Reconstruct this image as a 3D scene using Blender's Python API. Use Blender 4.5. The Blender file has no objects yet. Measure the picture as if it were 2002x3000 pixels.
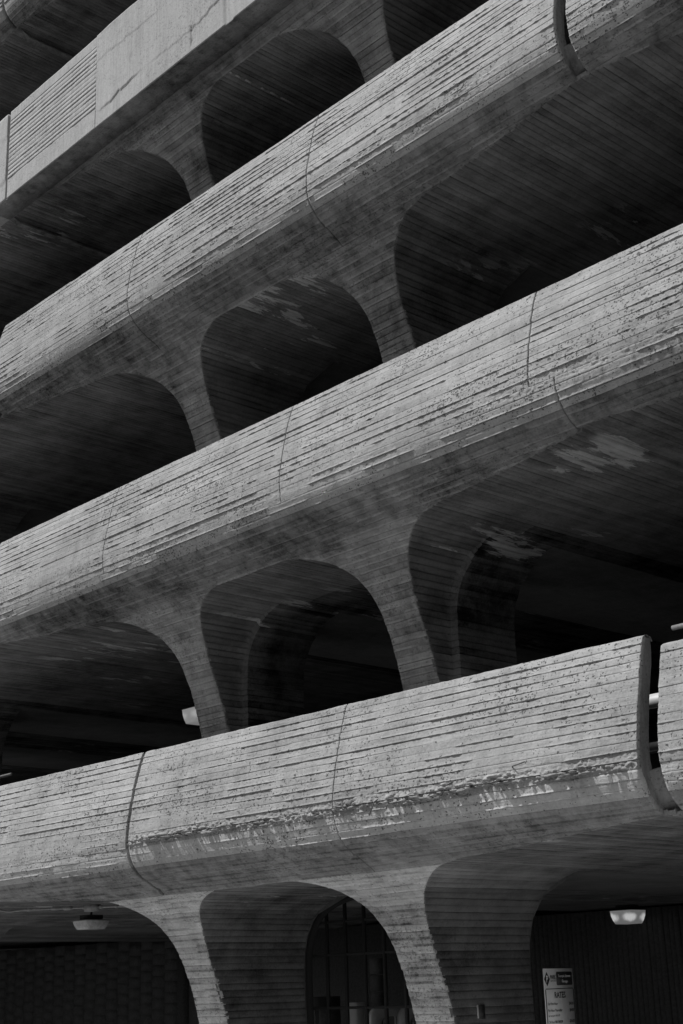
import bpy, math, random
import numpy as np
from mathutils import Matrix, Vector

random.seed(7)
RNG = np.random.RandomState(11)
S = bpy.context.scene
COL = S.collection

# ------------------------------------------------------------------ camera
cam = bpy.data.objects.new('camera', bpy.data.cameras.new('camera'))
COL.objects.link(cam)
cam.data.sensor_fit = 'VERTICAL'
cam.data.sensor_height = 24.0
cam.data.lens = 33.336
cam.data.clip_start = 0.1
cam.data.clip_end = 3000
cam.matrix_world = Matrix(((0.67391783, 0.25317724, 0.69407207, 0.0),
                           (0.73822171, -0.19339332, -0.64624123, 0.0),
                           (-0.02938467, 0.94789256, -0.31723214, 1.6),
                           (0, 0, 0, 1)))
S.camera = cam

# ------------------------------------------------------------------ daylight
SUN = Vector((-0.38, -0.45, 0.80)).normalized()          # towards the sun
SUN_EL = math.asin(SUN.z)
SUN_AZ = math.atan2(SUN.x, SUN.y)
w = bpy.data.worlds.new('World'); S.world = w; w.use_nodes = True
nt = w.node_tree; nt.nodes.clear()
sky = nt.nodes.new('ShaderNodeTexSky'); sky.sky_type = 'NISHITA'; sky.sun_disc = False
sky.sun_elevation = SUN_EL; sky.sun_rotation = SUN_AZ
bw = nt.nodes.new('ShaderNodeRGBToBW')                    # monochrome photograph
bg = nt.nodes.new('ShaderNodeBackground'); bg.inputs['Strength'].default_value = 0.085
wo = nt.nodes.new('ShaderNodeOutputWorld')
nt.links.new(sky.outputs[0], bw.inputs[0]); nt.links.new(bw.outputs[0], bg.inputs['Color'])
nt.links.new(bg.outputs[0], wo.inputs[0])
sun = bpy.data.objects.new('sun', bpy.data.lights.new('sun', 'SUN')); COL.objects.link(sun)
sun.data.energy = 3.4; sun.data.angle = math.radians(0.6); sun.data.color = (1, 1, 1)
sun.rotation_euler = SUN.to_track_quat('Z', 'Y').to_euler()
S.view_settings.view_transform = 'Standard'; S.view_settings.look = 'None'
S.view_settings.exposure = 0.30; S.view_settings.gamma = 1.0
S.view_settings.use_curve_mapping = False

# ------------------------------------------------------------------ noise
def _hash(ix, iy, seed):
    h = (ix.astype(np.int64) * 374761393 + iy.astype(np.int64) * 668265263 + seed * 144665) & 0x7fffffff
    h = ((h ^ (h >> 13)) * 1274126177) & 0x7fffffff
    return ((h ^ (h >> 16)) & 0xffff) / 65535.0
def vn(x, y, seed=0):
    x = np.asarray(x, float); y = np.asarray(y, float); x, y = np.broadcast_arrays(x, y)
    ix = np.floor(x); iy = np.floor(y); fx = x - ix; fy = y - iy
    fx = fx * fx * (3 - 2 * fx); fy = fy * fy * (3 - 2 * fy)
    a = _hash(ix, iy, seed); b = _hash(ix + 1, iy, seed); c = _hash(ix, iy + 1, seed); d = _hash(ix + 1, iy + 1, seed)
    return (a * (1 - fx) + b * fx) * (1 - fy) + (c * (1 - fx) + d * fx) * fy - 0.5
def fbm(x, y, seed=0, o=3):
    s = 0; a = 1
    for k in range(o):
        s = s + a * vn(np.asarray(x) * 2 ** k, np.asarray(y) * 2 ** k, seed + 17 * k); a *= 0.5
    return s
def sstep(a, b, x):
    t = np.clip((x - a) / (b - a), 0, 1); return t * t * (3 - 2 * t)

# ------------------------------------------------------------------ materials
def N(t, typ, **kw):
    n = t.nodes.new(typ)
    for k, v in kw.items(): setattr(n, k, v)
    return n
def math_(t, op, a, b=None, clamp=False):
    n = N(t, 'ShaderNodeMath', operation=op, use_clamp=clamp)
    for i, v in enumerate((a, b)):
        if v is None: continue
        if isinstance(v, (int, float)): n.inputs[i].default_value = v
        else: t.links.new(v, n.inputs[i])
    return n.outputs[0]
def ramp(t, src, lo, hi, a=0.0, b=1.0):
    n = N(t, 'ShaderNodeMapRange', interpolation_type='SMOOTHSTEP')
    t.links.new(src, n.inputs['Value'])
    n.inputs['From Min'].default_value = lo; n.inputs['From Max'].default_value = hi
    n.inputs['To Min'].default_value = a; n.inputs['To Max'].default_value = b
    return n.outputs['Result']
def noise(t, vec, sc, detail=3, rough=0.55, stretch=(1, 1, 1), dist=0.0):
    m = N(t, 'ShaderNodeMapping'); m.inputs['Scale'].default_value = stretch
    t.links.new(vec, m.inputs['Vector'])
    n = N(t, 'ShaderNodeTexNoise'); n.inputs['Scale'].default_value = sc
    n.inputs['Detail'].default_value = detail; n.inputs['Roughness'].default_value = rough
    n.inputs['Distortion'].default_value = dist
    t.links.new(m.outputs[0], n.inputs['Vector'])
    return n.outputs['Fac']
def concrete(name, base, grain='X', pits=1.0, stain=0.25, patches=0.0, bump=1.0, streaks=0.0):
    m = bpy.data.materials.new(name); m.use_nodes = True; t = m.node_tree
    bs = t.nodes['Principled BSDF']; bs.inputs['Roughness'].default_value = 0.9
    bs.inputs['Specular IOR Level'].default_value = 0.25
    geo = N(t, 'ShaderNodeNewGeometry').outputs['Position']
    at = N(t, 'ShaderNodeAttribute', attribute_name='tone').outputs['Fac']
    st = (0.08, 1, 1) if grain == 'X' else (1, 0.13, 1)
    if grain == 'Z': st = (1, 1, 0.06)
    big = noise(t, geo, 0.55, 4, 0.6)
    mid = noise(t, geo, 3.2, 5, 0.65)
    fine = noise(t, geo, 42, 3, 0.7)
    gr = noise(t, geo, 34, 3, 0.6, st, 0.3)
    # pits: small bug holes, the shadow in them painted into the colour
    v = N(t, 'ShaderNodeTexVoronoi'); v.inputs['Scale'].default_value = 58
    wob = N(t, 'ShaderNodeTexNoise'); wob.inputs['Scale'].default_value = 60; wob.inputs['Detail'].default_value = 1
    t.links.new(geo, wob.inputs['Vector'])
    va = N(t, 'ShaderNodeVectorMath', operation='MULTIPLY_ADD'); t.links.new(wob.outputs['Color'], va.inputs[0])
    va.inputs[1].default_value = (0.035, 0.035, 0.035); t.links.new(geo, va.inputs[2])
    vm = N(t, 'ShaderNodeMapping'); vm.inputs['Scale'].default_value = (0.75, 1, 1); t.links.new(va.outputs[0], vm.inputs['Vector'])
    t.links.new(vm.outputs[0], v.inputs['Vector'])
    sep = N(t, 'ShaderNodeSeparateColor'); t.links.new(v.outputs['Color'], sep.inputs[0])
    dens = noise(t, geo, 1.6, 3, 0.6, (0.5, 1, 1.4))
    thr = math_(t, 'MULTIPLY', math_(t, 'SUBTRACT', sep.outputs[0], ramp(t, dens, 0.3, 0.75, 0.74, 0.40)), 1.15)
    pit = math_(t, 'GREATER_THAN', math_(t, 'SUBTRACT', thr, v.outputs['Distance']), 0.0)
    v2 = N(t, 'ShaderNodeTexVoronoi'); v2.inputs['Scale'].default_value = 17
    t.links.new(vm.outputs[0], v2.inputs['Vector'])
    sep2 = N(t, 'ShaderNodeSeparateColor'); t.links.new(v2.outputs['Color'], sep2.inputs[0])
    pit2 = math_(t, 'GREATER_THAN', math_(t, 'SUBTRACT', math_(t, 'MULTIPLY', math_(t, 'SUBTRACT', sep2.outputs[0], 0.93), 3.0), v2.outputs['Distance']), 0.0)
    pit = math_(t, 'MAXIMUM', pit, pit2)
    pit = math_(t, 'MULTIPLY', pit, pits)
    # colour
    c = math_(t, 'ADD', ramp(t, big, 0.3, 0.7, 1 - stain, 1 + stain * 0.6), ramp(t, mid, 0.3, 0.72, -stain * 0.6, stain * 0.5))
    c = math_(t, 'ADD', c, ramp(t, fine, 0.3, 0.7, -0.10, 0.10))
    c = math_(t, 'ADD', c, ramp(t, gr, 0.3, 0.7, -0.07, 0.07))
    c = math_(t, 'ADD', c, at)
    if streaks:
        sk = noise(t, geo, 9, 4, 0.6, (1, 1, 0.07))
        c = math_(t, 'ADD', c, ramp(t, sk, 0.40, 0.68, streaks * 0.5, -streaks))
    c = math_(t, 'MULTIPLY', c, math_(t, 'SUBTRACT', 1.0, math_(t, 'MULTIPLY', pit, 0.7)))
    c = math_(t, 'MULTIPLY', c, base)
    if patches:
        e = noise(t, geo, 2.4, 7, 0.66, (1.0, 0.22, 1.0), 0.25)
        e2 = noise(t, geo, 9.0, 5, 0.7, (1.2, 0.12, 1.0))
        area = noise(t, geo, 0.33, 1, 0.5)
        for (px, py, pz, pr) in ((-6.9, 9.6, 5.9, 0.75), (-6.9, 10.6, 5.9, 0.8), (-8.9, 10.4, 5.8, 0.42), (-8.4, 10.95, 5.85, 0.5)):
            dn = N(t, 'ShaderNodeVectorMath', operation='DISTANCE'); t.links.new(geo, dn.inputs[0]); dn.inputs[1].default_value = (px, py, pz)
            area = math_(t, 'MAXIMUM', area, ramp(t, dn.outputs['Value'], pr * 0.5, pr * 1.3, 0.62, 0.3))
            e = math_(t, 'ADD', e, ramp(t, dn.outputs['Value'], pr * 0.2, pr, 0.055, 0.0))
        k = math_(t, 'MULTIPLY', ramp(t, e, 0.585, 0.60), ramp(t, area, 0.50, 0.60))
        k = math_(t, 'MULTIPLY', k, ramp(t, e2, 0.35, 0.5, 0.25, 1.0))
        k2 = math_(t, 'MULTIPLY', ramp(t, e2, 0.58, 0.68), ramp(t, e, 0.45, 0.6, 0.0, 0.5))
        k = math_(t, 'ADD', k, math_(t, 'MULTIPLY', k2, 0.6))
        c = math_(t, 'ADD', c, math_(t, 'MULTIPLY', k, patches))
    cc = N(t, 'ShaderNodeCombineColor')
    for i in range(3): t.links.new(c, cc.inputs[i])
    t.links.new(cc.outputs[0], bs.inputs['Base Color'])
    # relief
    h = math_(t, 'ADD', math_(t, 'MULTIPLY', fine, 0.0030), math_(t, 'MULTIPLY', gr, 0.0022))
    h = math_(t, 'ADD', h, math_(t, 'MULTIPLY', mid, 0.004))
    h = math_(t, 'SUBTRACT', h, math_(t, 'MULTIPLY', pit, 0.006))
    b = N(t, 'ShaderNodeBump'); b.inputs['Strength'].default_value = bump; b.inputs['Distance'].default_value = 1.0
    t.links.new(h, b.inputs['Height']); t.links.new(b.outputs[0], bs.inputs['Normal'])
    return m
def plain(name, v, rough=0.6, metal=0.0, emis=0.0, var=0.0, sc=20):
    m = bpy.data.materials.new(name); m.use_nodes = True; t = m.node_tree
    bs = t.nodes['Principled BSDF']
    bs.inputs['Roughness'].default_value = rough; bs.inputs['Metallic'].default_value = metal
    if var:
        geo = N(t, 'ShaderNodeNewGeometry').outputs['Position']
        f = noise(t, geo, sc, 5, 0.65)
        c = ramp(t, f, 0.3, 0.7, v * (1 - var), v * (1 + var))
        cc = N(t, 'ShaderNodeCombineColor')
        for i in range(3): t.links.new(c, cc.inputs[i])
        t.links.new(cc.outputs[0], bs.inputs['Base Color'])
    else:
        bs.inputs['Base Color'].default_value = (v, v, v, 1)
    if emis:
        bs.inputs['Emission Color'].default_value = (1, 1, 1, 1); bs.inputs['Emission Strength'].default_value = emis
    return m
M = {}
M['front'] = concrete('weathered_board_concrete', 0.335, 'X', 1.0, 0.15, bump=1.8, streaks=0.08)
M['smooth'] = concrete('rendered_concrete_patch', 0.37, 'Z', 0.45, 0.07, bump=0.6, streaks=0.05)
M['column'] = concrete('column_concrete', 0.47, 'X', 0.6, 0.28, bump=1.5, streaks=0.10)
M['column_high'] = concrete('shade_toned_column_concrete', 0.27, 'X', 0.5, 0.36, bump=1.5, streaks=0.18)  # weaker street bounce higher up, put into a darker base; streaks are stains
M['belly_high'] = concrete('dark_underside_concrete', 0.21, 'X', 0.5, 0.42, bump=1.6, streaks=0.22)  # upper undersides: darker and blotchier base than the first level
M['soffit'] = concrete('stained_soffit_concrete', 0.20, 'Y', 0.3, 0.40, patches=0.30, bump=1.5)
M['core'] = concrete('cut_edge_concrete', 0.22, 'Z', 0.4, 0.25, bump=0.8, streaks=0.3)
M['inside'] = concrete('dark_interior_concrete', 0.11, 'Y', 0.2, 0.25, bump=0.5)  # dark base tone for inner ceilings, decks and closing walls
M['block'] = plain('dark_concrete_block', 0.075, 0.9, var=0.25, sc=30)
M['asphalt'] = plain('asphalt', 0.10, 0.9, var=0.3, sc=60)
M['paving'] = plain('pavement_concrete', 0.36, 0.9, var=0.15, sc=8)
M['black'] = plain('black_paint', 0.012, 0.95)
M['dark'] = plain('dark_enamel', 0.05, 0.45)
M['steel'] = plain('galvanised_steel', 0.22, 0.5, 0.3, var=0.15)
M['conduit'] = plain('painted_conduit', 0.16, 0.5, var=0.2)
M['darksteel'] = plain('weathered_steel', 0.12, 0.5, 0.5, var=0.2)
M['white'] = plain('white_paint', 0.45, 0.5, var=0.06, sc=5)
M['plastic'] = plain('pale_plastic', 0.36, 0.4, var=0.08, sc=6)
M['glass'] = plain('dark_glass', 0.05, 0.15)
M['signface'] = plain('sign_white', 0.85, 0.5, var=0.05, sc=6)
M['ink'] = plain('sign_black', 0.015, 0.5)
M['rust'] = plain('rusty_bar', 0.10, 0.8, 0.3, var=0.4)
def lens_mat(name, v, emis, spot):
    m = plain(name, v, 0.3); t = m.node_tree; bs = t.nodes['Principled BSDF']
    if emis:
        tc = N(t, 'ShaderNodeTexCoord').outputs['Object']
        sx = N(t, 'ShaderNodeSeparateXYZ'); t.links.new(tc, sx.inputs[0])
        ax = math_(t, 'ADD', math_(t, 'ABSOLUTE', sx.outputs[0]), math_(t, 'ABSOLUTE', sx.outputs[1]))
        ux_ = math_(t, 'MULTIPLY', math_(t, 'SUBTRACT', 0.33, ax), 7.0); uz_ = math_(t, 'MULTIPLY', math_(t, 'ADD', sx.outputs[2], 0.095), 15.0)
        lnn = math_(t, 'SQRT', math_(t, 'ADD', math_(t, 'MULTIPLY', ux_, ux_), math_(t, 'MULTIPLY', uz_, uz_)))
        ns = noise(t, tc, 30, 3, 0.6, (1, 1, 0.3))
        g = math_(t, 'ADD', lnn, math_(t, 'MULTIPLY', ns, 0.7))
        wv = N(t, 'ShaderNodeTexWave', wave_type='BANDS', bands_direction='Z'); wv.inputs['Scale'].default_value = 22
        t.links.new(tc, wv.inputs['Vector'])
        e = ramp(t, g, 0.75, 1.5, emis * spot, emis)
        e = math_(t, 'MULTIPLY', e, ramp(t, wv.outputs['Fac'], 0, 1, 0.75, 1.1))
        bs.inputs['Emission Color'].default_value = (1, 1, 1, 1)
        t.links.new(e, bs.inputs['Emission Strength'])
    return m
M['lens_lit'] = lens_mat('lit_prismatic_lens', 0.5, 0.09, 4.2)
M['lens_dim'] = lens_mat('glowing_lens', 0.5, 0.16, 1.7)
M['lens_off'] = plain('unlit_lens', 0.32, 0.25, var=0.15, sc=25)

# ------------------------------------------------------------------ object helpers
def quads(name, V, Q, mat, parent=None, tone=None, smooth=False):
    V = np.asarray(V, np.float32).reshape(-1, 3); Q = np.asarray(Q, np.int32).reshape(-1, 4)
    if parent is not None: V = V - np.array(base_of(parent), np.float32)
    me = bpy.data.meshes.new(name)
    me.vertices.add(len(V)); me.vertices.foreach_set('co', V.ravel())
    me.loops.add(Q.size); me.loops.foreach_set('vertex_index', Q.ravel())
    me.polygons.add(len(Q))
    me.polygons.foreach_set('loop_start', np.arange(0, Q.size, 4, dtype=np.int32))
    me.polygons.foreach_set('loop_total', np.full(len(Q), 4, np.int32))
    if tone is not None:
        a = me.attributes.new('tone', 'FLOAT', 'FACE')
        tt = np.asarray(tone, np.float32)
        a.data.foreach_set('value', np.full(len(Q), float(tt), np.float32) if tt.ndim == 0 else tt)
    me.update(calc_edges=True)
    if smooth: me.polygons.foreach_set('use_smooth', np.ones(len(Q), bool))
    me.materials.append(mat)
    o = bpy.data.objects.new(name, me); COL.objects.link(o)
    if parent is not None: o.parent = parent
    return o
def base_of(o):
    v = Vector(o.location)
    while o.parent is not None:
        o = o.parent; v = v + Vector(o.location)
    return v
class Buf:
    def __init__(s): s.V = []; s.Q = []; s.T = []; s.n = 0
    def grid(s, P, tone=0.0, flip=False):
        """P (r,c,3) array -> quads"""
        r, c = P.shape[:2]; i = np.arange(r * c).reshape(r, c) + s.n
        q = np.stack([i[:-1, :-1], i[:-1, 1:], i[1:, 1:], i[1:, :-1]], -1).reshape(-1, 4)
        if flip: q = q[:, ::-1]
        s.V.append(P.reshape(-1, 3)); s.Q.append(q); s.T.append(np.full(len(q), tone)); s.n += r * c
    def box(s, x0, x1, y0, y1, z0, z1, tone=0.0):
        v = np.array([(x, y, z) for z in (z0, z1) for y in (y0, y1) for x in (x0, x1)], float)
        q = np.array([(0, 2, 3, 1), (4, 5, 7, 6), (0, 1, 5, 4), (2, 6, 7, 3), (0, 4, 6, 2), (1, 3, 7, 5)]) + s.n
        s.V.append(v); s.Q.append(q); s.T.append(np.full(6, tone)); s.n += 8
    def hexa(s, v8, tone=0.0):
        q = np.array([(0, 2, 3, 1), (4, 5, 7, 6), (0, 1, 5, 4), (2, 6, 7, 3), (0, 4, 6, 2), (1, 3, 7, 5)]) + s.n
        s.V.append(np.array(v8, float)); s.Q.append(q); s.T.append(np.full(6, tone)); s.n += 8
    def tube(s, pts, r, k=10, tone=0.0):
        pts = [Vector(p) for p in pts]; rows = []
        for i, p in enumerate(pts):
            d = (pts[min(i + 1, len(pts) - 1)] - pts[max(i - 1, 0)]).normalized()
            up = Vector((0, 0, 1)) if abs(d.z) < 0.9 else Vector((0, 1, 0))
            a = d.cross(up).normalized(); b = a.cross(d)
            rr = r[i] if isinstance(r, (list, tuple)) else r
            rows.append([p + (a * math.cos(2 * math.pi * j / k) + b * math.sin(2 * math.pi * j / k)) * rr for j in range(k + 1)])
        rows = [[pts[0]] * (k + 1)] + rows + [[pts[-1]] * (k + 1)]
        s.grid(np.array([[tuple(v) for v in r_] for r_ in rows]), tone)
    def make(s, name, mat, parent=None, smooth=False):
        return quads(name, np.concatenate(s.V), np.concatenate(s.Q), mat, parent, np.concatenate(s.T), smooth)
def empty(name, loc, label=None, cat=None, group=None):
    o = bpy.data.objects.new(name, None); o.location = loc; COL.objects.link(o)
    o.empty_display_size = 0.2
    if label: tag(o, label, cat, group)
    return o
def tag(o, label, cat, group=None):
    o['label'] = label; o['category'] = cat
    if group: o['group'] = group
    return o

# ------------------------------------------------------------------ ground (setting)
b = Buf(); b.box(-400, 400, -600, 1.0, -0.6, -0.13)
b.make('road', M['asphalt'])['kind'] = 'structure'
b = Buf(); b.box(-400, 400, 1.15, 8.9, -0.6, 0.0)
b.make('pavement', M['paving'])['kind'] = 'structure'
b = Buf(); b.box(-400, 400, 1.0, 1.147, -0.6, 0.004)
b.make('kerb', M['paving'])['kind'] = 'structure'
b = Buf(); b.box(-400, 400, 8.903, 600, -0.6, 0.0)
b.make('ground', M['paving'])['kind'] = 'structure'

# ------------------------------------------------------------------ the parking garage
FLOOR = 3.2; ZC1 = 2.61; W = 0.07
XA, XB = -12.88, -9.58
PT = np.array([(1.46, 8.84), (1.33, 8.79), (1.20, 8.75), (0.93, 8.685), (0.69, 8.640), (0.55, 8.628), (0.45, 8.635), (0.38, 8.648), (0.32, 8.668), (0.26, 8.700),
               (0.20, 8.750), (0.14, 8.830), (0.09, 8.920), (0.04, 9.015), (0.0, 9.08), (-0.06, 9.16), (-0.13, 9.25), (-0.21, 9.335), (-0.30, 9.42), (-0.50, 9.56),
               (-0.71, 9.66), (-0.94, 9.76), (-1.17, 9.84), (-1.60, 9.96), (-2.10, 10.05), (-2.61, 10.1)])
_s = np.concatenate([[0], np.cumsum(np.hypot(np.diff(PT[:, 0]), np.diff(PT[:, 1])))])
def P(s): return np.interp(s, _s, PT[:, 1]), np.interp(s, _s, PT[:, 0])          # Y, dz by arc length from the top edge
def s_of(dz): return np.interp(-np.asarray(dz, float), -PT[:, 0], _s)
def Y_of(dz): return np.interp(-np.asarray(dz, float), -PT[:, 0], PT[:, 1])
# half widths of the arch legs by height under the crown: inner (between the pair) and outer (cantilever)
WI = np.array([(-2.61, .262), (-1.4, .25), (-0.9, .24), (-0.70, .246), (-0.58, .262), (-0.5, .285), (-0.4, .325), (-0.3, .385), (-0.22, .47), (-0.16, .56), (-0.11, .68), (-0.07, .82), (-0.035, 1.0), (-0.012, 1.25), (0.0, 1.65)])
WO = np.array([(-2.61, .262), (-1.4, .25), (-0.9, .24), (-0.70, .246), (-0.58, .262), (-0.5, .285), (-0.4, .325), (-0.3, .385), (-0.22, .47), (-0.16, .56), (-0.11, .66), (-0.07, .76), (-0.035, .88), (0.0, 1.15), (0.02, 1.6), (0.05, 2.2), (0.085, 2.8), (0.11, 3.3), (0.13, 4.2)])
def wi(dz): return np.interp(dz, WI[:, 0], WI[:, 1])
def wo(dz): return np.interp(dz, WO[:, 0], WO[:, 1])

GX = -11.23
garage = empty('parking_garage', (GX, 9.0, 0.0),
               'brutalist multi-storey parking garage of board-marked raw concrete with curved parapets and arched twin columns', 'building')

def joint_profile(n, s0, s1, k):
    return np.linspace(s0, s1, k)

S_BAND = float(s_of(0.46))
BAND = {1: 1.0, 2: 0.45, 3: 0.6, 4: 0.0, 5: 0.5}
def band_strength(lv, x):
    if lv == 1: return np.interp(x, [-26, -16.3, -12.75, -12.65, -11, -9.5, -8, -6.2, -6, -3], [.1, .2, .2, 1.0, 1.0, .9, 1.15, 1.25, .3, .3])
    if lv == 2: return np.interp(x, [-26, -14, -10, -8, -6.7, -3], [.1, .15, .3, .12, .4, .9])
    if lv == 3: return np.interp(x, [-26, -16, -12, -9.7, -8, -6.5, -3], [.3, .45, .1, .25, .5, .15, .6])
    return x * 0 + 0.4

def strip(name, lv, zc, s0, s1, xl, xr, parent, mat, idx, rough=1.0, dx=0.016, buf=None, fin=1.0, rows=None):
    """One board imprint of the face: X range (functions of dz), arc range s0..s1, real relief."""
    Y0, z0 = P(s0); Y1, z1 = P(s1)
    t = np.array([0.0, 0.05, 0.12, 0.3, 0.5, 0.7, 0.84, 0.93, 1.0]) if rows is None else rows
    L = np.hypot(Y1 - Y0, z1 - z0)
    nY, nz = (z1 - z0) / L, -(Y1 - Y0) / L            # outward normal (towards -Y)
    dzr = z0 + (z1 - z0) * t; Yr = Y0 + (Y1 - Y0) * t
    XL = np.array([xl(d) for d in dzr], float); XR = np.array([xr(d) for d in dzr], float)
    wmax = float(np.max(XR - XL))
    if wmax < 0.02: return None
    n = max(4, int(wmax / dx))
    u = np.linspace(0, 1, n + 1)
    X = XL[:, None] + (XR - XL)[:, None] * u[None, :]
    s = (s0 + (s1 - s0) * t)[:, None] + 0 * X
    sd = lv * 131 + idx
    # lengths of form board: each with its own set-back
    cut = np.floor((X + vn(idx * 3.7, lv, 5) * 9) / 2.3)
    off = (_hash(cut, cut * 0 + idx, sd) - 0.5) * 0.0075 * rough
    calm = 1 - 0.85 * sstep(0.10, 0.26, fbm(X * 0.42, s * 1.1, 203 + lv * 3, 3)) * (fin > 0.5)
    off = off + fbm(X * 0.8, s * 2, 3 + lv, 2) * 0.005
    # surface roughness
    off = off + fbm(X * 22, s * 22, 40 + lv, 2) * 0.0022 * rough
    # fins and broken arrises along the lower joint
    low = t[:, None]
    run = sstep(0.02, 0.14, fbm(X[-1] * 1.6, idx * 7.3, 60 + lv, 4) + 0.16 * (_hash(np.array([idx]), np.array([lv]), 67)[0] - 0.3) + 0 * X)
    run = run * calm; 
    jag = 0.55 + 0.9 * (vn(X * 30, idx * 5.1, 77) + 0.3) + 0.35 * vn(X * 75, idx * 3.3, 78)
    off = off + fin * 0.012 * run * np.clip(jag, 0.1, 1.6) * sstep(0.80, 0.985, low)
    # recessed, nibbled joint at both edges
    nib = (0.12 + 0.88 * sstep(-0.12, 0.12, fbm(X * 1.7, idx * 2.9, 91, 4))) * (0.45 + 1.1 * _hash(np.array([idx]), np.array([lv]), 66)[0]) * calm
    off = off - (0.007 if fin > 0.5 else 0.010) * nib * (1 - sstep(0.0, 0.11, low))
    off = off - 0.006 * nib * sstep(0.93, 1.0, low) * (1 - run)
    # cold joint: broken lip above, drips below
    bs = band_strength(lv, X)
    edge = S_BAND + 0.035 * fbm(X * 1.3, lv * 3.1, 15, 3) + 0.03 * fbm(X * 9, lv * 2.2, 16, 3)
    if bs.max() > 0.05:
        d = s - edge
        above = (1 - sstep(-0.006, 0.008, d)) * sstep(-0.30, -0.02, d)
        honey = np.abs(fbm(X * 24, s * 28, 21, 3)) * (0.6 + 2.2 * (bs > 0.7)) * sstep(-0.13, -0.02, d) * (1 - sstep(0.0, 0.012, d))
        spal = sstep(0.0, 0.3, fbm(X * 2.2, s * 3 + lv, 22, 2) + 0.16) * sstep(-0.10, -0.03, d) * (1 - sstep(-0.005, 0.02, d))
        drip = sstep(-0.002, 0.01, d) * (1 - sstep(0.05, 0.24, d))
        off = off + bs * (0.006 * above + 0.060 * (honey - 0.10 * (honey > 0)) * (0.35 + spal) - 0.020 * spal * (0.5 + vn(X * 34, s * 40, 23)))
        off = off + bs * drip * (0.010 * np.clip(fbm(X * 20, lv * 1.1 + s * 1.5, 24, 3), -.3, .6) + 0.003)
        if bs.max() > .7: off = off + bs * 0.012 * drip * sstep(0.18, 0.34, vn(X * 26, s * 2, 26))
    Pt = np.stack([X, Yr[:, None] + nY * off, zc + dzr[:, None] + nz * off], -1)
    # ragged ends at joints
    ev = 0.010 if fin > 0.5 else 0.018
    e = ev * np.abs(fbm(s[:, 0] * 24, lv * 1.7 + xl(-9) * .1 if fin < .5 else idx * 1.7, 31, 3)); Pt[:, 0, 0] += e
    e = ev * np.abs(fbm(s[:, 0] * 24, lv * 1.3 + xr(-9) * .1 if fin < .5 else idx * 1.3, 32, 3)); Pt[:, -1, 0] -= e
    # skirts that return into the wall
    back = np.array([0, -nY * 0.035, -nz * 0.035])
    top = Pt[:1] + back; bot = Pt[-1:] + back
    G = np.concatenate([top, Pt, bot], 0)
    Lc = G[:, :1] + back * 0; Lc = Lc.copy(); Lc[1:-1] += back; Rc = G[:, -1:].copy(); Rc[1:-1] += back
    G = np.concatenate([Lc, G, Rc], 1)
    tone = float((_hash(np.array([idx]), np.array([lv * 7]), 5)[0] - 0.5) * 0.13)
    bb = buf or Buf()
    # vary the tone by length of board
    r_, c_ = G.shape[:2]
    i = np.arange(r_ * c_).reshape(r_, c_) + bb.n
    q = np.stack([i[:-1, :-1], i[1:, :-1], i[1:, 1:], i[:-1, 1:]], -1)
    cc = np.concatenate([[cut[0, 0]], cut[0], [cut[0, -1]]])[:-1]
    tn = (_hash(cc, cc * 0 + idx, sd + 9) - 0.5) * (0.16 if fin > 0.5 else 0.30) + tone * (0.4 if fin > .5 else 1.0)
    bb.V.append(G.reshape(-1, 3)); bb.Q.append(q.reshape(-1, 4)); jt = np.zeros((r_ - 1, c_ - 1)); jn = fbm(X[0] * 3.0, idx * 1.9, 311, 3); jn = np.concatenate([[0], 0.5 * (jn[1:] + jn[:-1]), [0]])
    if fin <= 0.5 or mat.name.find('underside') >= 0:
        pale = (0.30 if lv > 1 else 0.16) * sstep(-0.12, 0.12, jn) - (0.10 if lv > 1 else 0.30) * sstep(0.05, -0.15, jn)
        jt[-4:-1] = pale; jt[1:2] = -0.12
    zmid = 0.5 * (z0 + z1)
    if lv == 1 and fin > 0.5 and zmid > 0.44: jt = jt - 0.07 - 0.06 * (idx > 7)
    if lv == 1 and fin > 0.5 and 0.27 < zmid < 0.44:
        xc_ = np.concatenate([[X[0, 0]], 0.5 * (X[0, 1:] + X[0, :-1]), [X[0, -1]]])
        jt = jt + (0.10 + 0.16 * (xc_ > -12.7) + 0.5 * vn(xc_ * 9, 1.3, 99) * 0.3)[None, :]
    bb.T.append((np.tile(tn, (r_ - 1, 1)) + jt).ravel()); bb.n += r_ * c_
    if buf is None: return bb.make(name, mat, parent)

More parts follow.
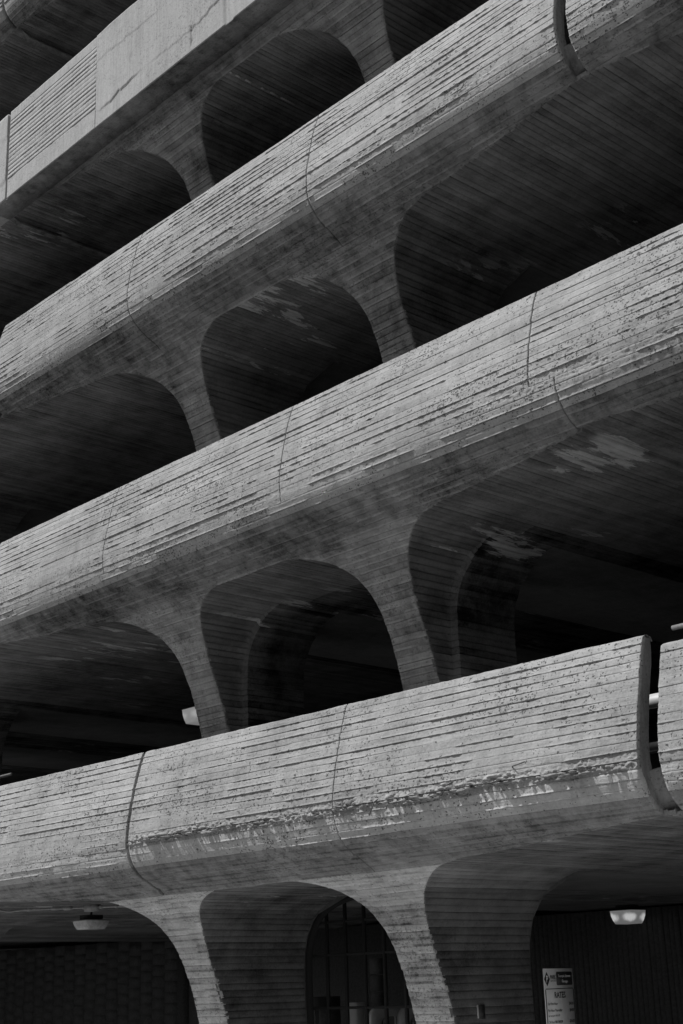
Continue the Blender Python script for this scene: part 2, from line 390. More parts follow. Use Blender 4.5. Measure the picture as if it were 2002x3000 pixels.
def shell(lv, zc, x0, x1, parent, dz_bot=0.15, dz_top=1.46, inset=0.018, th=0.15):
    """Solid core behind the board imprints: shows at joints and at the cut ends."""
    dzs = np.concatenate([np.linspace(dz_top - 0.012, 0.3, 12), np.linspace(0.25, dz_bot, 4)])
    Yf = Y_of(dzs) + inset; Yb = Y_of(dzs) + th + 0.05 * sstep(0.5, 0.2, dzs)
    Yb = np.where(dzs > 1.3, Yb - 0.06 * (dzs - 1.3) / 0.16, Yb)
    b = Buf()
    ring = [(Yf[i], dzs[i]) for i in range(len(dzs))] + [(Yb[i], dzs[i] + (0.0 if i else -0.02)) for i in range(len(dzs) - 1, -1, -1)]
    k = len(dzs)
    sec = np.array(ring + [ring[0]])
    G = np.zeros((2, len(sec), 3))
    for a, x in enumerate((x0, x1)):
        G[a, :, 0] = x; G[a, :, 1] = sec[:, 0]; G[a, :, 2] = zc + sec[:, 1]
    b.grid(G)
    for x in (x0, x1):                                     # end caps, finely divided and rough
        m = 8
        C = np.zeros((k, m + 1, 3))
        for j in range(m + 1):
            f = j / m
            C[:, j, 1] = Yf + (Yb - Yf) * f; C[:, j, 2] = zc + dzs
            C[:, j, 0] = x + (0.004 * fbm(C[:, j, 1] * 20, C[:, j, 2] * 6, 7, 2))
        b.grid(C, flip=(x == x0))
    return b.make('core', M['core'], parent)

def soffit_paths(mx):
    """Arch curve of one module as three runs, (X, dz) from left to right; mx shifts the module."""
    a, c = XA + mx, XB + mx
    def run(tab, xc, sgn): return [(xc + sgn * wv, dz) for dz, wv in tab]
    r1 = list(reversed(run(WO, a, -1)))[::-1]
    left = [p for p in run(WO, a, -1)][::-1]               # from far cantilever end to the foot
    mid = run(WI, a, 1) + run(WI, c, -1)[::-1][1:]
    right = run(WO, c, 1)
    return left, mid, right
def resample(path, step):
    p = np.array(path); d = np.concatenate([[0], np.cumsum(np.hypot(*np.diff(p, axis=0).T))])
    n = int(d[-1] / step); t = np.arange(n + 1) * step
    return np.stack([np.interp(t, d, p[:, 0]), np.interp(t, d, p[:, 1])], -1)

YS_BASE = [0, .012, .03, .07, .14, .26, .42, .62, .9, 1.3, 1.8, 2.6, 3.6, 5.0, 7.0, 10.0, 15.0]
def soffit_board(lv, zc, p, q, k, parent, ybk, buf=None, step2=False):
    """Board imprint of the vault, running into the building from the face edge."""
    (xa, za), (xb, zb) = p, q
    L = math.hypot(xb - xa, zb - za); nx, nz = (zb - za) / L, -(xb - xa) / L      # into the open space
    t = np.array([0, 0.09, 0.5, 0.91, 1.0]); dip = np.array([-.010, 0, 0.0, 0, -.010])
    zm = 0.5 * (za + zb)
    deep = zm > -0.035
    if not deep and lv == 1: dip = dip * 0.6
    yb = ybk if deep else 10.98
    y0s = Y_of(za + (zb - za) * t)
    seg = np.array(YS_BASE)
    rows = []
    seg = seg[seg < (yb - y0s.max() - 0.05)]
    seg = np.append(seg, yb)
    sec = vn(k * 1.7, lv, 9) * 3
    Y = np.zeros((len(seg), 5)); off = np.zeros((len(seg), 5))
    for i, sg in enumerate(seg):
        y = y0s + sg if i < len(seg) - 1 else np.full(5, yb)
        Y[i] = y
    if not deep:
        ab = np.array([10.118, 10.124, 10.45, 10.98]); rel = [v for v in YS_BASE if float(y0s.max()) + v < 10.10]
        Y = np.array([y0s + v for v in rel] + [np.full(5, v) for v in ab]); seg = Y[:, 2]
    jit = 0.010 * fbm(np.full(5, k * 0.9), t * 2 + lv, 55, 2)
    Y[0] += jit + 0.004
    cut = np.floor((Y[:, 2] + sec) / 2.1)
    o = (_hash(cut, cut * 0 + k, lv * 31 + 7) - 0.5) * 0.009
    off = o[:, None] + dip[None, :] - 0.012 * np.array([1.0] + [0.25] + [0] * (len(seg) - 2))[:len(seg), None] * abs(vn(k * 2.3, lv, 4)) * 2
    if step2 and zm < 0.0:
        add = 0.095 * float(sstep(-0.02, -0.25, zm))
        off = off + np.where(Y > 10.12, add, 0.0)
        if deep: off = off * 1.0
    X = xa + (xb - xa) * t[None, :] + nx * off; Z = zc + za + (zb - za) * t[None, :] + nz * off
    G = np.stack([X, Y, Z], -1)
    back = np.array([-nx * 0.03, 0, -nz * 0.03])
    G = np.concatenate([G[:, :1] + back, G, G[:, -1:] + back], 1)
    F = G[:1].copy(); F[:, 1:-1] += back; G = np.concatenate([F, G], 0)
    tone = (float(_hash(np.array([k]), np.array([lv]), 12)[0]) - 0.5) * 0.30
    bb = buf or Buf(); bb.grid(G, tone)
    nr = G.shape[0] - 1; jt = np.zeros((nr, G.shape[1] - 1)); yy = np.concatenate([[Y[0, 2]], Y[:, 2]])[:nr]
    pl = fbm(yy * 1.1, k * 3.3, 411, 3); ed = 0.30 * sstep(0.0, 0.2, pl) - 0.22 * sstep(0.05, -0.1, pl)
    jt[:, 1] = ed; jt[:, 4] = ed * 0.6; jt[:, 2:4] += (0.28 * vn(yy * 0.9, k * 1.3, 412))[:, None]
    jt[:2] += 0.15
    if step2 and zm < 0: yc = yy > 10.121; jt[yc] -= 0.42; jt[(yy > 10.11) & (yy < 10.121)] += 0.12  # shading put into the tone: pier side darkened, its front edge lightened
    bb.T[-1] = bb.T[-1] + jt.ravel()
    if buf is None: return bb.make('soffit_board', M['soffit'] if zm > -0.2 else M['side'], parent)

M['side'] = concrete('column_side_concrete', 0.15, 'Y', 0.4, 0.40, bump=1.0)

YBACK = 24.0
# panel divisions of each parapet; the first and last belong to the neighbouring modules
PANELS = {
    1: [(-23.5, -16.42, 'coarse'), (-16.38, -12.745, 'obj'), (-12.695, -9.503, 'obj'), (-9.495, -6.18, 'obj'), (-6.0, -1.2, 'obj')],
    2: [(-23.5, -16.12, 'coarse'), (-16.07, -13.314, 'obj'), (-13.306, -10.165, 'obj'), (-10.157, -6.935, 'obj'), (-6.925, -1.2, 'obj')],
    3: [(-23.5, -16.30, 'coarse'), (-16.22, -12.926, 'obj'), (-12.916, -9.655, 'obj'), (-9.645, -6.335, 'obj'), (-6.20, -1.2, 'obj')],
    4: [(-23.5, -16.44, 'coarse'), (-16.41, -6.50, 'coarse'), (-6.3, -1.2, 'coarse')],
    5: [(-23.5, -16.45, 'coarse'), (-16.40, -6.50, 'coarse'), (-6.3, -1.2, 'coarse')]}
LOWER_SHIFT = {2: {-6.935: -6.665, -6.925: -6.655}}
rest_front = Buf(); rest_low = Buf()
n_s = int(float(s_of(0.0)) / W)                             # strips above the crown
for lv in range(1, 6):
    zc = ZC1 + FLOOR * (lv - 1)
    for (x0, x1, mode) in PANELS[lv]:
        right = x0 > -7; left = x0 < -20
        mx = 9.9 if right else (-10.35 if left else 0.0)
        a, c = XA + mx, XB + mx
        pan = empty('parapet_panel', (0, 0, 0)); pan.parent = garage
        pan.location = Vector(((x0 + x1) / 2, 8.7, zc + 0.45)) - Vector(garage.location)
        dzt = 1.46 if not (right and lv == 1) else 1.35
        if lv == 3 and left: dzt = 1.30
        shell(lv, zc, x0 + 0.006, x1 - 0.006, pan, dz_top=dzt)
        # rounded top cap
        b = Buf()
        Yt = float(Y_of(dzt - 0.0))
        n = max(4, int((x1 - x0) / 0.03)); X = np.linspace(x0 + .004, x1 - .004, n + 1)
        prof = [(0.0, -0.03), (0.0, -0.006), (0.012, 0.004), (0.05, 0.012), (0.10, 0.002), (0.115, -0.03)]
        G = np.zeros((len(prof), n + 1, 3))
        for i, (dy, dz) in enumerate(prof):
            G[i, :, 0] = X; G[i, :, 1] = Yt + dy + 0.005 * fbm(X * 3, i * 0.4 + lv, 8); G[i, :, 2] = zc + dzt + dz + 0.006 * fbm(X * 2.2, lv, 9) + 0.004 * fbm(X * 20, i, 10)
        b.grid(G); b.make('coping', M['front'], pan)
        ss = float(s_of(dzt)) + 0.004
        idx = 0
        while True:
            s0 = ss + idx * W; s1 = s0 + W
            Yc, dzm = P((s0 + s1) / 2)
            if dzm < -0.02: break
            xs0, xs1 = x0, x1
            if dzm < 0.47 and lv in LOWER_SHIFT:
                xs0 = LOWER_SHIFT[lv].get(x0, x0); xs1 = LOWER_SHIFT[lv].get(x1, x1)
            if lv == 2 and dzm < 0.36 and -16.2 < x0 < -7:
                if x0 > -10.2: xs0 = -16.07
                else: idx += 1; continue
            f0 = lambda d, v=xs0, a=a: max(v, a - float(wo(d)))
            f1 = lambda d, v=xs1, c=c: min(v, c + float(wo(d)))
            if dzm > 0.12: f0 = lambda d, v=xs0: v; f1 = lambda d, v=xs1: v
            if lv == 4 and dzm > 0.30: idx += 1; continue
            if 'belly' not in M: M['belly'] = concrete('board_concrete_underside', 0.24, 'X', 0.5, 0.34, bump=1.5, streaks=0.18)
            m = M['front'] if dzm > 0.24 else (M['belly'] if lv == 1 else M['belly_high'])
            if mode == 'obj':
                dx = 0.014 if lv == 1 else 0.018
                if right: dx = 0.02
                rw = None
                if lv <= 3 and abs((s0 + s1) / 2 - S_BAND + .04) < 0.11:
                    rw = np.concatenate([[0.0, 0.05], np.linspace(0.12, 0.95, 10), [1.0]]); dx = min(dx, 0.012)
                strip('board_strip', lv, zc, s0, s1, f0, f1, pan, m, idx, dx=dx, rows=rw)
            else:
                strip('board_strip', lv, zc, s0, s1, f0, f1, None, m, idx, dx=0.05 if dzm > .3 else 0.03, buf=rest_front if dzm > 0.24 else rest_low)
            idx += 1
        if mode and not (right and lv == 1) and not (lv == 3 and left): LAST = (ss, idx)
    # ---- column faces below the crown
    for mx in (-10.35, 0.0, 9.9):
        if mx < 0 and lv > 5: continue
        foot = -2.61 if lv == 1 else -1.9
        for xc, side in ((XA + mx, 'a'), (XB + mx, 'b')):
            main = (mx == 0.0 and lv <= 4)
            if mx == 0.0:
                par = empty('column', (0, 0, 0)); par.parent = garage
                par.location = Vector((xc, 10.0, max(0.0, zc + foot))) - Vector(garage.location)
            if side == 'a': L_, R_ = wo, wi
            else: L_, R_ = wi, wo
            f0 = lambda d, xc=xc, L_=L_: xc - float(L_(d))
            f1 = lambda d, xc=xc, R_=R_: xc + float(R_(d))
            ss, i0 = LAST; idx = i0; cb = Buf()
            while True:
                s0 = ss + idx * W; s1 = s0 + W
                if P(s1)[1] < foot or s1 > _s[-1]: break
                if main and lv <= 3:
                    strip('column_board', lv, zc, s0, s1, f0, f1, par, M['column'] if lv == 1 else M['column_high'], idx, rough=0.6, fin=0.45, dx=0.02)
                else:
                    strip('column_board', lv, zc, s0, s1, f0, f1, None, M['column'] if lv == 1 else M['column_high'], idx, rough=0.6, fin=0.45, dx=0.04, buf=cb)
                idx += 1
            if not (main and lv <= 3):
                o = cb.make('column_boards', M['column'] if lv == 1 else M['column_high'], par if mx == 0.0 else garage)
                o['kind'] = 'stuff'
            if mx == 0.0:       # back of the column
                b = Buf(); dzs = np.linspace(foot, -0.03, 14)
                G = np.zeros((14, 2, 3)); G[:, 0, 0] = [f0(d) for d in dzs]; G[:, 1, 0] = [f1(d) for d in dzs]
                G[:, :, 1] = 10.985; G[:, :, 2] = zc + dzs[:, None]
                b.grid(G); b.make('back_face', M['side'], par)
    # ---- vaulted soffits
    step = 0.07
    for mx in (-10.35, 0.0, 9.9):
        main = (mx == 0.0)
        rb = Buf(); rs = Buf()
        if main:
            par = empty('vaulted_soffit', (0, 0, 0)); par.parent = garage
            par.location = Vector((GX, 9.2, zc)) - Vector(garage.location)
        for pi, path in enumerate(soffit_paths(mx)):
            pts = resample(path, step)
            foot = -2.61 if lv == 1 else -1.9
            xlo, xhi = ((-16.3, -6.45) if mx == 0 else (-26, -16.36) if mx < 0 else (-6.3, 3.5))
            if lv <= 3:
                gl = {1: -16.40, 2: -16.15, 3: -16.27}[lv]; gr = {1: -6.09, 2: -6.66, 3: -6.27}[lv]
                xlo, xhi = ((gl, gr) if mx == 0 else (-26, gl) if mx < 0 else (gr, 3.5))
            for k in range(len(pts) - 1):
                p, q = pts[k], pts[k + 1]
                if min(p[1], q[1]) < foot: continue
                if 0.5 * (p[0] + q[0]) > xhi + .04 or 0.5 * (p[0] + q[0]) < xlo - .04: continue
                side_ = 0.5 * (p[1] + q[1]) < -0.2
                as_obj = main and ((lv == 1 and pi == 1) or (lv == 1 and pi == 2) or (lv == 2 and pi == 2) or (lv == 3 and pi == 2 and not side_))
                st2 = lv == 2
                if as_obj: soffit_board(lv, zc, p, q, k + pi * 100, par, YBACK, None, st2)
                else: soffit_board(lv, zc, p, q, k + pi * 100, None, YBACK, rs if side_ else rb, st2)
        pr = par if main else garage
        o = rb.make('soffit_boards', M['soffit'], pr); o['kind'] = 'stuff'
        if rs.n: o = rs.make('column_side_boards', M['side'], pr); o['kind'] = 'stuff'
        # flat ceiling behind the column zone
    for mx in (-10.35, 0.0, 9.9):
        for xc, l_, r_ in ((XA + mx, .90, 1.02), (XB + mx, 1.02, .90)):
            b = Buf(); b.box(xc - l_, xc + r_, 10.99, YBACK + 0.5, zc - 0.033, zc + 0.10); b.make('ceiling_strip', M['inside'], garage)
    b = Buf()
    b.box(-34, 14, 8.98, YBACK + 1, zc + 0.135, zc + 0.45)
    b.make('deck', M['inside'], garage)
    # filler in the expansion joints
    b = Buf()
    for (g0, g1, dzt) in ({1: [(-6.19, -5.99, .43), (-16.45, -16.35, 1.2)], 2: [(-16.2, -16.0, 1.1)], 3: [(-6.345, -6.19, .40), (-16.35, -16.2, 1.1)], 4: [(-6.52, -6.28, .4), (-16.48, -16.38, 1.3)], 5: [(-6.52, -6.28, .4), (-16.5, -16.38, 1.3)]}[lv]):
        dzs = np.concatenate([np.linspace(dzt, 0.3, 8), np.linspace(0.2, 0.03 if lv >= 4 else 0.13, 8)])
        m = 7; G = np.zeros((len(dzs) + 1, m, 3))
        ins = 0.11 if g1 > -7 and lv != 2 else 0.05
        for j in range(m):
            f = j / (m - 1); bow = 4 * f * (1 - f)
            xx = g0 + (g1 - g0) * f
            G[:-1, j, 0] = xx; G[:-1, j, 1] = Y_of(dzs) + ins + 0.035 * bow + 0.004 * fbm(dzs * 8, j * 1.0, 3, 2)
            G[:-1, j, 2] = zc + dzs + 0.02 * bow
            G[-1, j] = (xx, 17.0, zc + (0.085 if lv >= 4 else 0.22))
        Tp = G[:1].copy(); Tp[:, :, 1] += 0.35; G = np.concatenate([Tp, G], 0)
        b.grid(G, flip=True)
        b.make('expansion_joint', M['core'], garage); b = Buf()
o = rest_front.make('board_strips', M['front'], garage); o['kind'] = 'stuff'
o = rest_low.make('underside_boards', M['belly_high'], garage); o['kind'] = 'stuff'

# deep wall added across the open far side to darken every level
b = Buf(); b.box(-34, 14, YBACK + 0.4, YBACK + 0.8, 0, 18); b.make('rear_light_stop', M['inside'], garage)
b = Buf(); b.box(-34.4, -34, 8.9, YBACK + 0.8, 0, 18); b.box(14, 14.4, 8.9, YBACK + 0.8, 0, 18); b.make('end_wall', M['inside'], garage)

# ---- fourth level: flat repaired fascia in front of the curved beam
zc4 = ZC1 + FLOOR * 3
Y4 = 8.60; Z4B, Z4T = 12.27, 13.68
def plate(name, x0, x1, z0, z1, mat, par, boards=False, dx=0.014, dz=0.014, seed=0):
    nx = int((x1 - x0) / dx); nz = max(2, int((z1 - z0) / dz))
    X, Z = np.meshgrid(np.linspace(x0, x1, nx + 1), np.linspace(z0, z1, nz + 1))
    h = 0.006 * fbm(X * 0.9, Z * 1.3, seed, 3) + 0.0018 * fbm(X * 18, Z * 18, seed + 3, 2)
    if not boards:
        # broken arris of the repair mortar: the upper coat stands proud of the lower one
        zj = 12.27 + np.interp(X, [-16.5, -13.72, -13.6, -13.1, -12.5, -11.9, -11.2, -10.6, -9.9, -9, -8, -6], [.30, .26, .20, .27, .34, .30, .38, .42, .50, .52, .55, .6])
        zj = zj + 0.05 * fbm(X * 2.6, X * 0, 71, 4) + 0.035 * fbm(X * 13, X * 0, 72, 3)
        up = sstep(-0.004, 0.006, Z - zj)
        h = h + 0.011 * up * (0.65 + 1.6 * vn(X * 2.7, 0, 73))
        z2 = 12.27 + 1.0 + 0.10 * fbm(X * 1.0, X * 0, 75, 3) + 0.02 * fbm(X * 9, 0, 76, 2)
        h = h + 0.005 * sstep(-0.004, 0.006, Z - z2) * sstep(-0.1, 0.15, fbm(X * 1.4, 0, 77, 2))
        h = h - 0.02 * (np.abs(X + 11.62 + 0.02 * fbm(Z * 6, 0, 78)) < 0.012) * (Z < 12.27 + .36) * (Z > 12.33)
        # wide shallow channel down the face
        h = h - 0.016 * sstep(0.10, 0.05, np.abs(X + 10.92 + 0.03 * (Z - 12.9)))
    else:
        h = h + 0.004 * fbm(X * 5, Z * 5, 81, 2)
    G = np.stack([X, Y4 - h, Z], -1)
    bk = G.copy()[:, :1]; bk[:, :, 1] = Y4 + 0.3; bk2 = G.copy()[:, -1:]; bk2[:, :, 1] = Y4 + 0.3
    G = np.concatenate([bk, G, bk2], 1)
    bt = G[:1].copy(); bt[:, :, 1] = Y4 + 0.33; tp = G[-1:].copy(); tp[:, :, 1] = Y4 + 0.3
    G = np.concatenate([bt, G, tp], 0)
    bb = Buf(); bb.grid(G); return bb.make(name, mat, par)
for (x0, x1) in ((-23.5, -15.985),):
    pan = empty('fascia_panel', (0, 0, 0)); pan.parent = garage; pan.location = Vector((x0, Y4, Z4B)) - Vector(garage.location)
    plate('render_coat', x0, x1, Z4B, Z4T - .02, M['smooth'], pan, dx=0.03, dz=0.03)
pan = empty('fascia_panel', (0, 0, 0)); pan.parent = garage; pan.location = Vector((-15, Y4, Z4B)) - Vector(garage.location)
plate('render_coat', -15.945, -13.705, Z4B, Z4B + 0.30, M['smooth'], pan, boards=True)
zz = Z4B + 0.302; k = 0
while zz + 0.066 < Z4T - 0.1:
    n = 180; X = np.linspace(-15.945, -13.705, n + 1)
    t = np.array([0, .05, .12, .5, .9, .97, 1.0]); Zr = zz + 0.066 * t
    XX, ZZ = np.meshgrid(X, Zr)
    off = 0.004 * (_hash(np.floor((XX + k * 1.37) / 1.9), XX * 0 + k, 8) - .5) + 0.003 * fbm(XX * 3, ZZ * 3, 5, 2) + 0.0015 * fbm(XX * 25, ZZ * 25, 6, 2)
    gap = 0.4 + 0.6 * sstep(-0.15, 0.1, fbm(XX * 1.5, k * 3.1, 7, 2))
    off = off - 0.007 * gap * (sstep(.12, 0, t)[:, None] + sstep(.9, 1, t)[:, None]) + 0.008 * (sstep(.06, .1, t) * sstep(.3, .12, t))[:, None] * sstep(0.05, .2, fbm(XX * 1.2, k * 2.2, 14, 2))
    G = np.stack([XX, Y4 - off, ZZ], -1)
    s_ = G[:1].copy(); s_[:, :, 1] += .04; e_ = G[-1:].copy(); e_[:, :, 1] += .04
    G = np.concatenate([s_, G, e_], 0)
    l_ = G[:, :1].copy(); l_[:, :, 1] = Y4 + .04; r_ = G[:, -1:].copy(); r_[:, :, 1] = Y4 + .04
    G = np.concatenate([l_, G, r_], 1)
    bb = Buf(); bb.grid(G, (random.random() - .5) * .06); bb.make('fascia_board', M['smooth'], pan)
    zz += 0.068; k += 1
plate('render_coat', -15.945, -13.705, zz, Z4T, M['smooth'], pan, boards=True)
bb = Buf(); bb.box(-15.93, -13.71, Y4 + 0.03, Y4 + 0.3, Z4B + 0.01, Z4T - 0.03); bb.make('core', M['core'], pan)
pan = empty('fascia_panel', (0, 0, 0)); pan.parent = garage; pan.location = Vector((-10, Y4, Z4B)) - Vector(garage.location)
plate('render_coat', -13.695, -6.3, Z4B, Z4T, M['smooth'], pan)

bb = Buf(); bb.box(-16.42, -6.31, Y4 + 0.012, Y4 + 0.33, Z4B - 0.012, Z4B - 0.001); bb.make('shade_sheet', M['belly_high'], garage)  # thin dark sheet puts the shade under the plate into colour
for ya, yb_ in ((9.14, 9.17), (9.23, 9.31), (9.38, 9.47), (9.63, 9.68), (9.78, 9.90), (9.95, 10.17)):  # white strips painted in for slits of daylight through the soffit joint
    bb = Buf(); n0 = (ya - 9.3) * .02; bb.hexa([(-11.56 + dx_, y_, zc4 - .006 - dz_) for dz_ in (.016, 0) for y_ in (ya, yb_) for dx_ in (-.012, .014)]); bb.make('light_slit', M['white'], garage)
# round drain hole in the second-level soffit, its dark drawn as a black disc
b = Buf(); b.tube([(-7.83, 10.5, 5.94), (-7.83, 10.5, 5.845)], 0.085, 20); o = b.make('drain_hole_dark', M['black'], garage)

# ------------------------------------------------------------------ street level: inner walls
YW = 17.2
blk = Buf(); blk.box(-0.195, 0.195, -0.05, 0.05, -0.098, 0.098)
wall = empty('block_wall', (-27.8, YW, 0), 'dark concrete block wall with vertical joints behind the left street-level arch', 'wall')
proto = None; cnt = 0
for i in range(21):
    x = -31.8 + i * 0.405
    for j in range(13):
        z = 0.1 + j * 0.203 + (0.1 if i % 2 else 0)
        if z > 2.55 or z < 0.3: continue
        if proto is None:
            proto = Buf(); proto.box(-0.1985, 0.1985, -0.05, 0.05, -0.0985, 0.0985)
            pv = proto; me_o = quads('block', np.concatenate(pv.V), np.concatenate(pv.Q), M['block'], None, np.concatenate(pv.T))
            bvm = me_o; o = me_o
        else:
            o = me_o.copy(); COL.objects.link(o)
        o.parent = wall; o.location = (x + 27.8, random.uniform(-.005, .005), z); cnt += 1
        proto = True
b = Buf(); b.box(-32.1, -23.3, YW - 0.035, YW + 0.25, 0, 2.62); b.make('mortar_bed', M['block'], wall)

bw_ = empty('boarded_wall', (-12.5, YW, 0), 'dark board-marked wall with vertical ribs behind the right street-level arch', 'wall')
x = -16.5
b = Buf(); b.box(-16.5, -8.0, YW + 0.06, YW + 0.3, 0, 2.55); b.make('backing', M['block'], bw_)
b = Buf(); b.box(-23.25, -16.53, YW + 0.06, YW + 0.3, 0, 2.60); b.make('partition_wall', M['block'], garage)
rb_ = 0
while x < -8.1 and rb_ < 95:
    bb = Buf(); dd = random.uniform(0, .02); bb.box(x + 0.004, x + 0.084, YW + dd, YW + 0.057, 0.0, 2.545)
    bb.make('board', M['block'], bw_); x += 0.09; rb_ += 1

# ------------------------------------------------------------------ lamps
def lamp(loc, a, h, lens, label, up):
    r = empty('ceiling_lamp', loc, label, 'lamp', None)
    bx, by, bz = loc
    t = 0.74
    b = Buf(); b.hexa([(bx + sx * a / 2 * t, by + sy * a / 2 * t, bz - h) for sy in (-1, 1) for sx in (-1, 1)] + [(bx + sx * a / 2, by + sy * a / 2, bz) for sy in (-1, 1) for sx in (-1, 1)])
    # belly the lens slightly with a middle ring
    b = Buf(); rings = [(t, -h), (0.86, -h * 0.72), (0.95, -h * 0.38), (1.0, 0.0)]
    G = []
    for f, dz in rings:
        c = a / 2 * f; k = 0.12 * c
        G.append([(bx - c + k, by - c, bz + dz), (bx + c - k, by - c, bz + dz), (bx + c, by - c + k, bz + dz), (bx + c, by + c - k, bz + dz), (bx + c - k, by + c, bz + dz), (bx - c + k, by + c, bz + dz), (bx - c, by + c - k, bz + dz), (bx - c, by - c + k, bz + dz), (bx - c + k, by - c, bz + dz)])
    G = [[(bx, by, bz - h)] * 9] + G
    b.grid(np.array(G))
    o = b.make('lens', lens, None)
    o.parent = r; o.data.transform(Matrix.Translation(-Vector(loc)))
    b = Buf(); b.box(bx - a / 2 - .008, bx + a / 2 + .008, by - a / 2 - .008, by + a / 2 + .008, bz + .002, bz + .010); b.make('rim', M['darksteel'], r)
    b = Buf(); b.box(bx - a * .3, bx + a * .3, by - a * .3, by + a * .3, bz + .02, bz + .07); b.make('housing', M['black'], r)
    b = Buf(); b.tube([(bx, by, bz + .065), (bx, by, up)], .014, 8); b.make('stem', M['black'], r)
    return r
lamp((-15.56, 10.05, 2.475), 0.34, 0.10, M['lens_off'], 'unlit square ceiling lamp with frosted lens under the left street-level arch', 2.62)
lamp((-12.42, 16.75, 2.50), 0.37, 0.175, M['lens_lit'], 'glowing square ceiling lamp with ribbed lens behind the right street-level arch', 2.62)
lamp((-16.37, 12.28, 5.47), 0.33, 0.20, M['lens_dim'], 'deep square lamp half hidden behind the left second-storey column', 5.83)

# ------------------------------------------------------------------ conduit
cd = empty('conduit', (-15.2, 9.33, 2.5), 'thin metal conduit clipped under the soffit edge left of the first column', 'conduit')
zf = lambda X: 1.6 + np.interp(X, [-17.4, -16.8, -16.55, -16.3, -16.0, -15.0, -13.4], [.135, .121, .1125, .109, .1095, .1055, .099]) * 9.33
pts = [(x, 9.33, float(zf(x))) for x in np.linspace(-17.4, -13.4, 40)]
b = Buf(); b.tube(pts, 0.013, 10); b.make('pipe', M['conduit'], cd, True)
for x0, x1, r in ((-15.86, -15.74, .02), (-15.30, -15.12, .019), (-15.02, -14.86, .024), (-14.62, -14.56, .02), (-14.27, -14.21, .02), (-13.95, -13.9, .02)):
    b = Buf(); b.tube([(x0, 9.33, float(zf(x0))), (x1, 9.33, float(zf(x1)))], r, 10); b.make('coupling', M['conduit'], cd, True)
b = Buf(); z_ = float(zf(-14.4)); b.box(-14.52, -14.30, 9.28, 9.36, z_ - .045, z_ + .03); b.make('junction_box', M['conduit'], cd)

# ------------------------------------------------------------------ pipe rails over the first parapet
for (x0, x1, lab) in ((-27, -16.65, 'metal pipe handrail end above the first parapet at the left edge'), (-5.95, -1.5, 'metal pipe handrail end above the first parapet at the right edge')):
    e1 = x1 if x0 < -20 else x0
    r = empty('handrail', (e1, 9.0, 3.05), lab, 'handrail')
    yR = 9.32 if x0 < -20 else 8.90
    zR = 1.6 + 0.2925 * 9.32 if x0 < -20 else 1.6 + 0.2795 * 8.9
    if x0 > -20: x0 = -0.669 * 8.9
    else: x1 = -1.757 * 9.32
    b = Buf(); b.tube([(x0, yR, zR), (x1, yR, zR)], 0.019, 14); b.make('rail', M['steel'], r, True)
    for xp in np.arange(x0 + 1.2, x1, 1.6):
        b = Buf(); b.tube([(xp, yR, zR), (xp, yR + .02, 3.06)], 0.018, 10); b.make('post', M['steel'], r, True)
# white guard rails on the deck behind the gap
g = empty('guard_rail', (-6.5, 9.35, 3.06), 'white two-board guard rail seen through the gap between the first parapet walls', 'railing')
b = Buf(); b.box(-8.6, -4.6, 9.33, 9.36, 3.616, 3.725); b.make('rail_board', M['white'], g)
b = Buf(); b.box(-8.6, -4.6, 9.33, 9.36, 3.285, 3.350); b.make('rail_board', M['white'], g)
for xp in (-8.4, -7.3, -4.9):
    b = Buf(); b.box(xp - .03, xp + .03, 9.363, 9.42, 3.06, 3.75); b.make('post', M['dark'], g)

# ------------------------------------------------------------------ call box on the right column
r = empty('call_box', (-9.30, 10.18, 1.36), 'small dark metal box recessed in the side of the right street-level column', 'box')
b = Buf(); b.box(-9.40, -9.324, 10.20, 10.285, 1.305, 1.415); b.make('door', M['dark'], r)
b = Buf(); b.box(-9.40, -9.321, 10.187, 10.197, 1.30, 1.418); b.make('frame', M['white'], r)
b = Buf(); b.box(-9.40, -9.3225, 10.20, 10.285, 1.293, 1.302); b.make('trim', M['darksteel'], r)
b = Buf(); b.box(-9.40, -9.3225, 10.20, 10.285, 1.4175, 1.4225); b.make('trim', M['darksteel'], r)

# ------------------------------------------------------------------ rusty bars poking out of the broken edge of the first parapet
for (x, dz, dx, dzz, ln, lab) in ((-8.92, .50, -.5, -.87, .13, 'rusty reinforcing bar sticking down left of the parapet middle, longest of the bars'),
                                (-9.35, .50, .98, -.05, .09, 'short level reinforcing bar in the rough edge left of the longest bar'),
                                (-8.05, .54, -.6, -.7, .12, 'rusty reinforcing bar sloping down in the honeycombed edge, second from the right'),
                                (-7.35, .60, .97, .12, .14, 'rusty reinforcing bar lying level in the rough edge nearest the parapet gap')):
    z = ZC1 + dz; y = float(Y_of(dz)) - 0.045
    b = Buf(); b.tube([(x - dx * .03, y + .04, z - dzz * .03), (x, y, z), (x + dx * ln, y - .006, z + dzz * ln)], 0.005, 8)
    o = b.make('reinforcing_bar', M['rust']); tag(o, lab, 'metal bar', 'reinforcing bars in the broken edge')

